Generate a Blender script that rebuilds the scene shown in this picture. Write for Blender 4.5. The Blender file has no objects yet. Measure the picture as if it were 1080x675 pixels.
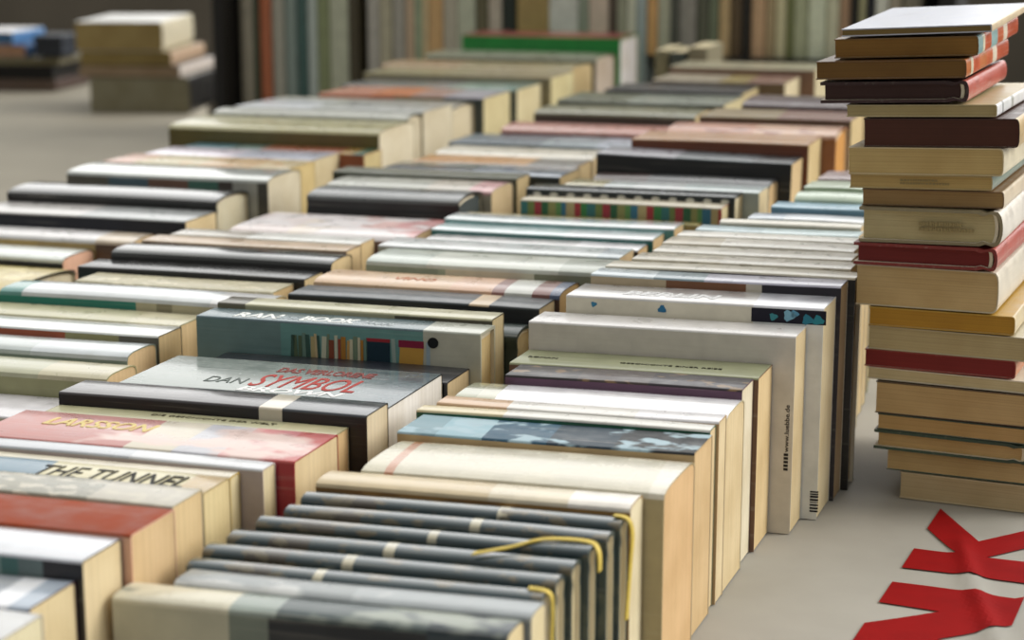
import bpy, math, random
from mathutils import Vector, Matrix

random.seed(7)
scene = bpy.context.scene
COL = scene.collection
TZ = 0.75            # height of the table top above the ground
HC = "hardcover_book"
PB = "paperback_book"

# ------------------------------------------------------------------ camera
CAM_H, F_PX, HORIZON, YAW = 0.46, 2000.0, -105.0, 17.0
pitch = math.atan((337.5 - HORIZON) / F_PX)
yw = math.radians(YAW)
FW = Vector((-math.sin(yw) * math.cos(pitch), math.cos(yw) * math.cos(pitch), -math.sin(pitch)))
RT = Vector((math.cos(yw), math.sin(yw), 0))
UP = RT.cross(FW)
EYE = Vector((0, 0, CAM_H))       # all measuring below is done with the table top at z = 0


def ray(px, py):
    return FW * F_PX + RT * (px - 540) - UP * (py - 337.5)


def on_plane(px, py, z):
    r = ray(px, py)
    return EYE + r * ((z - CAM_H) / r.z)


def on_front(px, py, s, a=0.0):
    n = Vector((-math.sin(a), math.cos(a), 0))
    r = ray(px, py)
    return r * (s / r.dot(n)) + EYE


def proj(p):
    d = p - EYE
    w = d.dot(FW)
    return 540 + F_PX * d.dot(RT) / w, 337.5 - F_PX * d.dot(UP) / w


# ------------------------------------------------------------------ materials
def lin(h):
    if not isinstance(h, str):
        return h
    h = h.lstrip('#')
    c = [int(h[i:i + 2], 16) / 255 for i in (0, 2, 4)]
    return tuple((v / 12.92 if v <= .04045 else ((v + .055) / 1.055) ** 2.4) for v in c) + (1,)


class NT:
    def __init__(self, name):
        self.m = bpy.data.materials.new(name)
        self.m.use_nodes = True
        self.t = self.m.node_tree
        self.t.nodes.clear()
        self.out = self.n('ShaderNodeOutputMaterial')
        self.b = self.n('ShaderNodeBsdfPrincipled')
        self.l(self.b, 'BSDF', self.out, 'Surface')

    def n(self, t, **k):
        nd = self.t.nodes.new(t)
        for a, v in k.items():
            setattr(nd, a, v)
        return nd

    def l(self, a, ao, b, bi):
        self.t.links.new(a.outputs[ao], b.inputs[bi])

    def coords(self, scale=(1, 1, 1)):
        tc = self.n('ShaderNodeTexCoord')
        mp = self.n('ShaderNodeMapping')
        mp.inputs['Scale'].default_value = scale
        self.l(tc, 'Object', mp, 'Vector')
        return mp

    def noise(self, scale, detail=3, cs=(1, 1, 1), rough=.5):
        mp = self.coords(cs)
        nz = self.n('ShaderNodeTexNoise')
        nz.inputs['Scale'].default_value = scale
        nz.inputs['Detail'].default_value = detail
        nz.inputs['Roughness'].default_value = rough
        self.l(mp, 'Vector', nz, 'Vector')
        return nz

    def ramp(self, stops, mode='LINEAR'):
        r = self.n('ShaderNodeValToRGB')
        r.color_ramp.interpolation = mode
        el = r.color_ramp.elements
        el[0].position, el[0].color = stops[0][0], lin(stops[0][1])
        if len(stops) == 1:
            el.remove(el[1])
        else:
            el[1].position, el[1].color = stops[1][0], lin(stops[1][1])
        for p, c in stops[2:]:
            e = el.new(p)
            e.color = lin(c)
        return r

    def mix(self, a, b, fac=None, mode='MIX', f=.5):
        m = self.n('ShaderNodeMix', data_type='RGBA', blend_type=mode)
        m.inputs[0].default_value = f
        if fac is not None:
            self.t.links.new(fac, m.inputs[0])
        for idx, v in ((6, a), (7, b)):
            if hasattr(v, 'is_output'):
                self.t.links.new(v, m.inputs[idx])
            else:
                m.inputs[idx].default_value = lin(v)
        return m.outputs[2]


def plain(name, col, rough=.5, nscale=30, var=.12, metallic=0, bump=0):
    k = NT(name)
    nz = k.noise(nscale, 4)
    r = k.ramp([(.3, (1 - var,) * 3 + (1,)), (.7, (1 + var * .4,) * 3 + (1,))])
    k.l(nz, 'Fac', r, 'Fac')
    c = k.mix(col, r.outputs[0], mode='MULTIPLY', f=1)
    k.t.links.new(c, k.b.inputs['Base Color'])
    k.b.inputs['Roughness'].default_value = rough
    k.b.inputs['Metallic'].default_value = metallic
    if bump:
        bp = k.n('ShaderNodeBump')
        bp.inputs['Strength'].default_value = bump
        bp.inputs['Distance'].default_value = .002
        k.l(nz, 'Fac', bp, 'Height')
        k.l(bp, 'Normal', k.b, 'Normal')
    return k.m


def cover_mat(name, bands, L, rough=.3, mott=None, wear=.25, seed=0, coat=.0, mode='CONSTANT'):
    """printed cover: colour bands along the spine, mottled print, light creases along the length"""
    if isinstance(bands, str):
        bands = [(0, bands)]
    k = NT(name)
    tc = k.n('ShaderNodeTexCoord')
    sp = k.n('ShaderNodeSeparateXYZ')
    k.l(tc, 'Object', sp, 'Vector')
    mr = k.n('ShaderNodeMapRange')
    mr.inputs['From Min'].default_value = -L / 2
    mr.inputs['From Max'].default_value = L / 2
    k.l(sp, 'X', mr, 'Value')
    rp = k.ramp(bands, mode)
    k.l(mr, 'Result', rp, 'Fac')
    c = rp.outputs[0]
    if mott:
        col2, sc, th = mott[:3]
        nz = k.noise(sc, 3, (1, 1.6, 1.6))
        r2 = k.ramp([(th - .03, 'ffffff00' [:6] if False else (0, 0, 0, 1)), (th + .03, (1, 1, 1, 1))])
        k.l(nz, 'Fac', r2, 'Fac')
        c = k.mix(c, col2, fac=r2.outputs[0])
    nv = k.noise(55 + seed % 7, 4)
    rv = k.ramp([(.3, (.86, .86, .86, 1)), (.7, (1.04, 1.04, 1.04, 1))])
    k.l(nv, 'Fac', rv, 'Fac')
    c = k.mix(c, rv.outputs[0], mode='MULTIPLY', f=1)
    # creases running along the spine
    nc = k.noise(1.0, 3, (9, 330 + 13 * (seed % 5), 330))
    rc = k.ramp([(.60, (0, 0, 0, 1)), (.70, (wear,) * 3 + (1,))])
    k.l(nc, 'Fac', rc, 'Fac')
    c = k.mix(c, 'd9d2c2', fac=rc.outputs[0])
    k.t.links.new(c, k.b.inputs['Base Color'])
    rr = k.ramp([(.3, (rough * .8,) * 3 + (1,)), (.7, (min(1, rough * 1.35),) * 3 + (1,))])
    k.l(nv, 'Fac', rr, 'Fac')
    k.l(rr, 'Color', k.b, 'Roughness')
    k.b.inputs['Coat Weight'].default_value = coat
    k.b.inputs['Coat Roughness'].default_value = .12
    bp = k.n('ShaderNodeBump')
    bp.inputs['Strength'].default_value = .35
    bp.inputs['Distance'].default_value = .0006
    k.l(nc, 'Fac', bp, 'Height')
    k.l(bp, 'Normal', k.b, 'Normal')
    return k.m


_pm = {}


def page_mat(col):
    """cut page edges: fine leaves stacked across the thickness (local y)"""
    if col in _pm:
        return _pm[col]
    k = NT('page_edges')
    nz = k.noise(1.0, 2, (3, 2600, 3))
    r = k.ramp([(.25, (.72, .70, .66, 1)), (.5, (.96, .96, .95, 1)), (.8, (1.06, 1.05, 1.03, 1))])
    k.l(nz, 'Fac', r, 'Fac')
    c = k.mix(col, r.outputs[0], mode='MULTIPLY', f=1)
    n2 = k.noise(24, 4)
    r2 = k.ramp([(.35, (.87, .84, .78, 1)), (.65, (1, 1, 1, 1))])
    k.l(n2, 'Fac', r2, 'Fac')
    c = k.mix(c, r2.outputs[0], mode='MULTIPLY', f=1)
    k.t.links.new(c, k.b.inputs['Base Color'])
    k.b.inputs['Roughness'].default_value = .85
    bp = k.n('ShaderNodeBump')
    bp.inputs['Strength'].default_value = .3
    bp.inputs['Distance'].default_value = .0004
    k.l(nz, 'Fac', bp, 'Height')
    k.l(bp, 'Normal', k.b, 'Normal')
    _pm[col] = k.m
    return k.m


_ink = {}


def ink(col, rough=.6):
    if col not in _ink:
        _ink[col] = plain('print_ink', col, rough, 90, .08)
        _ink[col].node_tree.nodes['Principled BSDF'].inputs['Specular IOR Level'].default_value = .25
    return _ink[col]


# ------------------------------------------------------------------ mesh helpers
def link_mesh(name, verts, faces, mats, parent=None, fmats=None, smooth=None):
    me = bpy.data.meshes.new(name)
    me.from_pydata([tuple(v) for v in verts], [], faces)
    for m in mats:
        me.materials.append(m)
    if fmats:
        me.polygons.foreach_set('material_index', fmats)
    if smooth:
        me.polygons.foreach_set('use_smooth', smooth)
    me.update()
    o = bpy.data.objects.new(name, me)
    COL.objects.link(o)
    if parent is not None:
        o.parent = parent
    return o


def empty(name, loc, mat=None):
    o = bpy.data.objects.new(name, None)
    o.empty_display_size = .03
    COL.objects.link(o)
    M = mat.copy() if mat is not None else Matrix()
    M.translation = loc
    o.matrix_world = M
    return o


def tag(o, label, cat, group=None, kind=None):
    o['label'] = label
    o['category'] = cat
    if group:
        o['group'] = group
    if kind:
        o['kind'] = kind
    return o


def profile(T, H, style, d=0.0):
    """front foot -> over the spine -> back foot, in (y, z), pulled in by d; rounding depends on the binding"""
    w = T / 2 - d
    h = H - d
    w = max(w, .0006)
    pts = [(-w, 0.0), (-w, h * .35)]
    if style == 'round':
        e = min(T * .24, .007)
        g = min(.0016, T * .08)
        pts += [(-w, h - e - .011), (-w + g, h - e - .006), (-w, h - e - .001)]
        for i in range(1, 12):
            t = math.pi * i / 12
            pts.append((-w * math.cos(t), h - e + e * math.sin(t) ** .8))
        pts += [(w, h - e - .001), (w - g, h - e - .006), (w, h - e - .011)]
    elif style == 'soft':
        e = min(T * .16, .006)
        for i in range(0, 9):
            t = math.pi * i / 8
            pts.append((-w * math.copysign(abs(math.cos(t)) ** .6, math.cos(t)), h - e + e * math.sin(t) ** .7))
    else:
        e = min(T * .2, .0016)
        for i in range(4):
            t = math.pi / 2 * i / 3
            pts.append((-w + e - e * math.cos(t), h - e + e * math.sin(t)))
        for i in range(4):
            t = math.pi / 2 * i / 3
            pts.append((w - e + e * math.sin(t), h - e + e * math.cos(t)))
    pts += [(w, h * .35), (w, 0.0)]
    return pts


def top_z(T, H, style, y):
    p = profile(T, H, style)
    best = H * .5
    for (y0, z0), (y1, z1) in zip(p, p[1:]):
        if y0 <= y <= y1 and y1 > y0:
            best = max(best, z0 + (z1 - z0) * (y - y0) / (y1 - y0))
    return best


def make_book(root, L, H, T, style, spine_m, face_m, inner_m, pages_m, c=None, ov=None, seed=0, fore_gap=None, wob=1.0, skew=0.0):
    rnd = random.Random(seed)
    hard = style in ('round', 'board')
    prof_style = 'flat' if style == 'board' else style
    if c is None:
        c = .0024 if hard else .0009
    c = min(c, T * .2)
    if ov is None:
        ov = .0028 if hard else .0004
    if fore_gap is None:
        fore_gap = .003 if hard else .0006
    P = profile(T, H, prof_style)
    Q = profile(T, H, prof_style, c)
    NS = 7
    ay, az, ph = rnd.uniform(-.0007, .0007) * wob, rnd.uniform(-.0009, .0006) * wob, rnd.uniform(0, 6)

    def bend(x):
        q = 2 * x / L
        return ay * math.sin(2.2 * q + ph), az * (q * q)

    verts, faces, fm, sm = [], [], [], []
    n = len(P)
    zc = H - max(.3 * T, .004) if prof_style != 'flat' else H - .002
    for i in range(NS):
        x = -L / 2 + L * i / (NS - 1)
        dy, dz = bend(x)
        for (y, z) in P:
            verts.append((x + skew * y, y + dy * min(1, z / H), z + (dz if z > H * .2 else 0)))
        for (y, z) in Q:
            verts.append((x + skew * y, y + dy * min(1, z / H), z + (dz if z > H * .2 else 0)))
    st = 2 * n
    for i in range(NS - 1):
        a, b = i * st, (i + 1) * st
        for j in range(n - 1):
            zm = (P[j][1] + P[j + 1][1]) / 2
            ym = abs(P[j][0] + P[j + 1][0]) / 2
            faces.append((a + j, a + j + 1, b + j + 1, b + j))
            is_sp = zm > H - (min(T * .24, .007) + .001 if style == 'round' else (min(T * .16, .006) if style == 'soft' else .0017))
            fm.append(0 if is_sp else 1)
            sm.append(True)
            faces.append((b + n + j, b + n + j + 1, a + n + j + 1, a + n + j))
            fm.append(2)
            sm.append(False)
        for j in (0, n - 1):
            f = (a + j, b + j, b + n + j, a + n + j)
            faces.append(f if j == 0 else f[::-1])
            fm.append(1)
            sm.append(False)
    for i, flip in ((0, False), (NS - 1, True)):
        a = i * st
        for j in range(n - 1):
            f = (a + j, a + n + j, a + n + j + 1, a + j + 1)
            faces.append(f[::-1] if flip else f)
            zm = (P[j][1] + P[j + 1][1]) / 2
            fm.append(1)
            sm.append(False)
    cov = link_mesh('cover', verts, faces, [spine_m, face_m, inner_m], root, fm, sm)
    # sharp edges stay crisp through the per-face smooth flags plus an edge split angle
    cov.data.set_sharp_from_angle(angle=math.radians(38))
    # page block
    B = profile(T, H, 'soft' if style in ('round', 'soft') else 'flat', c + .0001 if not hard else c + .0002)
    B = [(y, max(z, fore_gap)) for (y, z) in B]
    if hard:
        B = [(y, z - .002 if z > H * .5 else z) for (y, z) in B]
    verts, faces, sm = [], [], []
    m = len(B)
    xs = [-L / 2 + ov + (L - 2 * ov) * i / (NS - 1) for i in range(NS)]
    for x in xs:
        dy, dz = bend(x)
        for (y, z) in B:
            verts.append((x + skew * y, y + dy * min(1, z / H), z + (dz if z > H * .2 else 0)))
    for i in range(NS - 1):
        a, b = i * m, (i + 1) * m
        for j in range(m - 1):
            faces.append((a + j, a + j + 1, b + j + 1, b + j))
        faces.append((a + m - 1, a, b, b + m - 1))
    faces.append(tuple(range(m))[::-1])
    faces.append(tuple(range((NS - 1) * m, NS * m)))
    link_mesh('page_block', verts, faces, [pages_m], root)
    if hard and T > .012:
        # headband at each end between boards and leaves
        hb = T / 2 - c - .0004
        for sx in (-1, 1):
            v, f = [], []
            x0 = sx * (L / 2 - ov)
            for i in range(9):
                y = -hb + 2 * hb * i / 8
                zt = top_z(T, H, prof_style, y) - c - .0012
                for (dx, dz) in ((0, -.003), (sx * .0012, -.0025), (sx * .0012, -.0003), (0, 0)):
                    v.append((x0 + dx - sx * .0004, y, zt + dz))
            for i in range(8):
                for q in range(4):
                    f.append((i * 4 + q, i * 4 + (q + 1) % 4, i * 4 + 4 + (q + 1) % 4, i * 4 + 4 + q))
            link_mesh('headband', v, f, [inner_m], root)
    return cov


def text_mesh(s, size, extrude=.0002, bold=0.0, shear=0.0, spacing=1.0):
    cu = bpy.data.curves.new('lettering', 'FONT')
    cu.body = s
    cu.size = size
    cu.extrude = extrude
    cu.offset = bold
    cu.shear = shear
    cu.space_character = spacing
    cu.align_y = 'CENTER'
    cu.resolution_u = 3
    o = bpy.data.objects.new('lettering', cu)
    COL.objects.link(o)
    bpy.context.view_layer.update()
    dg = bpy.context.evaluated_depsgraph_get()
    me = bpy.data.meshes.new_from_object(o.evaluated_get(dg))
    bpy.data.objects.remove(o)
    bpy.data.curves.remove(cu)
    return me


def spine_text(root, dims, s, x0, width, y, height, col, bold=.0, shear=0.0, name='title'):
    """lettering on the spine: starts at x0 (0..1 of the length), spans width (m), cap height (m), centred at y"""
    L, H, T, style = dims
    me = text_mesh(s, 1.0, .02, bold, shear)
    xs = [v.co.x for v in me.vertices]
    ys = [v.co.y for v in me.vertices]
    a, b, c_, d = min(xs), max(xs), min(ys), max(ys)
    st = 'flat' if style == 'board' else style
    for v in me.vertices:
        X = -L / 2 + x0 * L + (v.co.x - a) / (b - a) * width
        Y = y + ((v.co.y - c_) / (d - c_) - .5) * height
        Z = top_z(T, H, st, Y) + (.0003 if v.co.z > 0 else -.0006)
        v.co = (X, Y, Z)
    me.materials.append(ink(col))
    o = bpy.data.objects.new(name, me)
    COL.objects.link(o)
    o.parent = root
    return o


def strip(root, pts, wv, mat, name, th=.0005):
    """flat ribbon through pts with half width vector(s) wv"""
    v, f = [], []
    P = [Vector(p) for p in pts]
    # smooth by Catmull-Rom
    S = []
    for i in range(len(P) - 1):
        p0, p1, p2, p3 = P[max(0, i - 1)], P[i], P[i + 1], P[min(len(P) - 1, i + 2)]
        for k in range(6):
            t = k / 6
            S.append(.5 * ((2 * p1) + (p2 - p0) * t + (2 * p0 - 5 * p1 + 4 * p2 - p3) * t * t + (3 * p1 - p0 - 3 * p2 + p3) * t ** 3))
    S.append(P[-1])
    w = Vector(wv)
    for i, p in enumerate(S):
        d = (S[min(i + 1, len(S) - 1)] - S[max(i - 1, 0)]).normalized()
        nn = d.cross(w).normalized() * th
        for q in (p - w - nn, p + w - nn, p + w + nn, p - w + nn):
            v.append(q)
    for i in range(len(S) - 1):
        for q in range(4):
            f.append((i * 4 + q, i * 4 + (q + 1) % 4, i * 4 + 4 + (q + 1) % 4, i * 4 + 4 + q))
    f.append((3, 2, 1, 0))
    e = (len(S) - 1) * 4
    f.append((e, e + 1, e + 2, e + 3))
    return link_mesh(name, v, f, [mat], root)


def box(name, x0, x1, y0, y1, z0, z1, mat, parent=None, bev=.0):
    v = [(x, y, z) for x in (x0, x1) for y in (y0, y1) for z in (z0, z1)]
    f = [(0, 1, 3, 2), (4, 6, 7, 5), (0, 4, 5, 1), (2, 3, 7, 6), (0, 2, 6, 4), (1, 5, 7, 3)]
    o = link_mesh(name, v, f, [mat], parent)
    if bev:
        md = o.modifiers.new('edge', 'BEVEL')
        md.width = bev
        md.segments = 2
    return o


# ------------------------------------------------------------------ rows of standing books
def solve_row(books, a_deg, H0, Hmin=.06, Hmax=.40, Tmin=.006, Tmax=.12):
    a = math.radians(a_deg)
    u = Vector((math.cos(a), math.sin(a), 0))
    n = Vector((-math.sin(a), math.cos(a), 0))
    out, s = [], None
    for b in books:
        xl, xr, yf, yb = b['px']
        r = ray(xr, yf)
        if s is None:
            z = H0
            t = (z - CAM_H) / r.z
            s = t * r.dot(n)
        else:
            t = s / r.dot(n)
            z = CAM_H + r.z * t
            z = min(max(z, Hmin), Hmax)
        ur = t * r.dot(u)

        def left(ul):
            return proj(n * s + u * ul + Vector((0, 0, z)))[0]
        lo, hi = ur - 1.2, ur
        for _ in range(50):
            m = (lo + hi) / 2
            if left(m) < xl:
                lo = m
            else:
                hi = m
        ul = lo
        lo, hi = s, s + .3
        for _ in range(50):
            m = (lo + hi) / 2
            if proj(n * m + u * ur + Vector((0, 0, z)))[1] > yb:
                lo = m
            else:
                hi = m
        T = min(max(lo - s, Tmin), Tmax)
        out.append(dict(s=s, ul=ul, ur=ur, L=ur - ul, H=z, T=T, a=a, u=u, n=n))
        s += T
    return out


def B(px, style, spine, face, page, label, **k):
    d = dict(px=px, style=style, spine=spine, face=face, page=page, label=label)
    d.update(k)
    return d


INNER = plain('endpaper', 'd8cfb8', .8)
KEYED = {}


def clear_overlap(right, left):
    """neighbouring rows must not run into each other: share any small overlap between both ends"""
    for a in right:
        for b in left:
            if min(a['s'] + a['T'], b['s'] + b['T']) - max(a['s'], b['s']) > 0:
                d = b['ur'] - a['ul'] + .003
                if d > 0:
                    a['ul'] += d * .5
                    b['ur'] -= d * .5
    for q in right + left:
        q['L'] = q['ur'] - q['ul']


def build_row(books, sol, group, skew=.03):
    for i, (b, q) in enumerate(zip(books, sol)):
        gap = .0012
        T = b.get('T') or (q['T'] - gap)
        T = min(T, q['T'] - gap)
        L, H = q['L'], q['H']
        ctr = q['u'] * ((q['ul'] + q['ur']) / 2) + q['n'] * (q['s'] + q['T'] - T / 2 - gap * .5 if b.get('back') else q['s'] + T / 2)
        R = Matrix.Rotation(q['a'], 4, 'Z')
        if b.get('tilt'):
            R = R @ Matrix.Rotation(b['tilt'], 4, 'Y')
        hard = b['style'] in ('round', 'board')
        root = empty(HC if hard else PB, Vector((ctr.x, ctr.y, TZ + L / 2 * math.sin(b.get('tilt', 0)))), R)
        tag(root, b['label'], 'book', group)
        sd = hash_str(b['label'])
        sm = cover_mat('spine_print', b['spine'], L, b.get('rough', .30), b.get('mott'), b.get('wear', .25), sd, b.get('coat', .3), b.get('mode', 'CONSTANT'))
        fm = cover_mat('cover_print', b['face'], L, b.get('frough', .35), b.get('fmott'), .08, sd + 3, .1, b.get('mode', 'CONSTANT'))
        make_book(root, L, H, T, b['style'], sm, fm, INNER, page_mat(b['page']), seed=sd, skew=skew, wob=.1 if b.get('key') in ('blue', 'white', 'ran', 'dots') else 1.0)
        dims = (L, H, T, b['style'])
        for tx in b.get('text', []):
            spine_text(root, dims, *tx)
        if b.get('key'):
            KEYED[b['key']] = (root, dims, q)
    return sol


def hash_str(s):
    h = 0
    for ch in s:
        h = (h * 31 + ord(ch)) % 100003
    return h

# ------------------------------------------------------------------ row beside the tall stack (near to far)
SLATE = '263a3e'
SER = dict(mott=('5e5640', 55, .57), fmott=('4a5248', 30, .55), rough=.18, coat=1.0, wear=.12)


def ser(px, label, key=None, lab=.5):
    return B(px, 'round', [(0, SLATE), (.12, '3a3326'), (.24, SLATE), (lab, 'b9b39a'), (lab + .03, SLATE)], '33413f', 'd6c9a2', label, key=key, **SER)


ROW_R = [
    B((120, 537, 670, 650), 'soft', [(0, 'cfcab4'), (.3, '8f9a92'), (.42, '3c4a4a'), (.8, '27343a')], [(0, 'b4b09a'), (.3, '6f776c'), (.4, '1c1e22'), (.55, '17191d'), (.8, '26343c')], 'dccca4',
      'cream and dark teal paperback nearest the viewer in front of the slate series', mott=('8d9488', 16, .6)),
    B((185, 562, 650, 632), 'soft', [(0, '8b9192'), (.5, '9aa0a2')], '777d80', 'd8cba6', 'plain grey paperback between the teal paperback and the slate series', mott=('b8bab8', 20, .58)),
    ser((197, 572, 630, 618), 'first slate blue hardcover of the series with yellow ribbon over its page edge', 'ser1', .36),
    ser((214, 587, 613, 601), 'second slate blue hardcover of the series, behind the one with trailing ribbon', 'ser2', .40),
    ser((240, 604, 597, 585), 'third slate blue hardcover of the series, mottled spine with cream label', 'ser3', .46),
    ser((270, 622, 580, 570), 'fourth slate blue hardcover of the series with yellow ribbon across the spines', 'ser4', .52),
    ser((300, 641, 565, 555), 'fifth slate blue hardcover of the series, second from the brown paperback', 'ser5', .58),
    ser((318, 655, 551, 541), 'last slate blue hardcover of the series with ribbon hanging from its end', 'ser6', .62),
    B((335, 667, 534, 519), 'soft', [(0, 'cdbb98'), (.55, 'd8cdb4'), (.8, 'e9e4da')], '94703a', 'ddd2b2', 'brown paperback with pale creased spine behind the slate series', fmott=('7c5a2c', 20, .55)),
    B((385, 706, 517, 481), 'soft', [(0, 'c6c0a8'), (.06, 'b98768'), (.09, 'c9c3ae'), (.93, 'd6d0c0')], 'a89a74', 'd4b284', 'thick cream paperback with shiny rounded spine behind the brown paperback', key='cream', coat=.55, rough=.24),
    B((422, 736, 479, 458), 'flat', [(0, '7d9aa4'), (.12, '8fb0bb'), (.28, '2a5268'), (.5, '16303f'), (.72, '0c141a')], 'b39a70', 'd0b488', 'paperback with blue and green painted landscape on its spine', mott=('9fb8c2', 34, .58), coat=.1, rough=.5),
    B((440, 750, 453, 446), 'flat', [(0, 'cfc29c'), (.3, 'd6d4cc')], '1c5a42', 'd8c49c', 'thin cream paperback with green front cover behind the painted landscape book', wear=.4),
    B((462, 760, 446, 437), 'flat', [(0, 'c9a988'), (.25, 'd9d6d0'), (.7, 'e0dee0')], 'b99a72', 'dac8a2', 'thin white spined paperback with tan creases, before the shiny white one', wear=.5),
    B((480, 770, 438, 417), 'soft', [(0, '8f9070'), (.07, 'a6a488'), (.14, 'e9e8ec')], 'bfb796', 'd9c69e', 'shiny white paperback with olive patch at one end of spine', coat=.9, rough=.15),
    B((535, 785, 411, 398), 'flat', [(0, '231c1c'), (.3, '3a2c28'), (.6, '241a22')], '5a3a52', 'e2d9c0', 'thin dark brown paperback with torn cover edge before the olive book', mott=('7a6040', 50, .62), rough=.45),
    B((540, 803, 399, 383), 'flat', '8f9270', '6b4a33', 'dcc496', 'olive green paperback with small dark lettering and brown cover edge', rough=.5, key='olive'),
    B((560, 842, 355, 343), 'flat', 'dedbd8', 'cdc7bb', 'dcc9a0', 'big white paperback with web address printed up its front cover', key='white', coat=.3, rough=.3),
    B((600, 872, 326, 312), 'flat', [(0, 'd5d2cf'), (.72, 'e4e5ec')], [(0, 'd8d2be'), (.72, 'd9dbd8')], 'dfd0ab', 'white paperback with navy and blue block on front cover', key='blue', coat=.6, rough=.2),
    B((625, 889, 303, 295), 'flat', [(0, 'cfdbe0'), (.25, '8fa3ab'), (.45, 'c8c6d6')], [(0, 'b9a88a'), (.3, '7a4f30'), (.62, 'c9c2b2'), (.68, '1b1622')], 'a89070', 'pale lilac spined paperback with brown and black front cover', coat=.5),  # page colours from here on darkened, with the stack's shade put into them
    B((640, 904, 293, 286), 'board', 'd4cdb9', '15120f', 'bfa980', 'cream spined hardcover with black boards right behind the lilac spined paperback', wear=.3),
    B((668, 899, 284, 276), 'flat', [(0, 'cfc7b2'), (.4, 'd8d2c2')], 'b5aa8e', 'bfa980', 'mottled cream paperback directly behind the cream hardcover with black boards', mott=('b0a894', 70, .62)),
    B((690, 900, 275, 267), 'flat', 'd8d3c5', 'c6bda5', 'bfa980', 'plain cream paperback, second behind the cream hardcover with black boards', wear=.3),
    B((700, 902, 265, 257), 'flat', [(0, 'c3baa6'), (.3, 'd9d5c9')], 'b8ae95', 'bfa980', 'two toned cream paperback just before the thin white one', wear=.35),
    B((715, 905, 256, 250), 'flat', 'dcd9d0', 'cbc4b0', 'bfa980', 'thin white paperback before the pale blue spine beside the stack', wear=.3),
    B((735, 907, 250, 244), 'flat', [(0, 'a8bcc2'), (.4, 'b9cdd0')], '8da2a6', 'bfa980', 'thin pale blue paperback close to the tall stack', coat=.5),
    B((760, 909, 239, 235), 'soft', [(0, 'ddd9cc')], 'a59d80', 'bfa980', 'cream paperback with shaded olive front cover beside the stack', coat=.4),
    B((790, 912, 234, 228), 'flat', [(0, 'c9d2dc'), (.3, 'e2e6ea')], '6a8a90', 'bfa980', 'white and teal paperback behind the shaded cream one', coat=.6),
    B((815, 916, 222, 216), 'flat', '8fb0c2', '5f8598', 'bfa980', 'sky blue paperback before the green one beside the stack', coat=.4),
    B((840, 918, 208, 201), 'round', 'b7c8b4', '2f6a38', 'bfa980', 'grass green hardcover half hidden behind the tall stack', coat=.4),
    B((850, 920, 199, 192), 'flat', 'aebba6', '8f9f88', 'bfa980', 'pale grey green paperback behind the grass green hardcover'),
    B((865, 924, 190, 181), 'flat', '9a8888', '7d6a6a', 'bfa980', 'mauve grey paperback last in the row behind the tall stack'),
]

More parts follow.
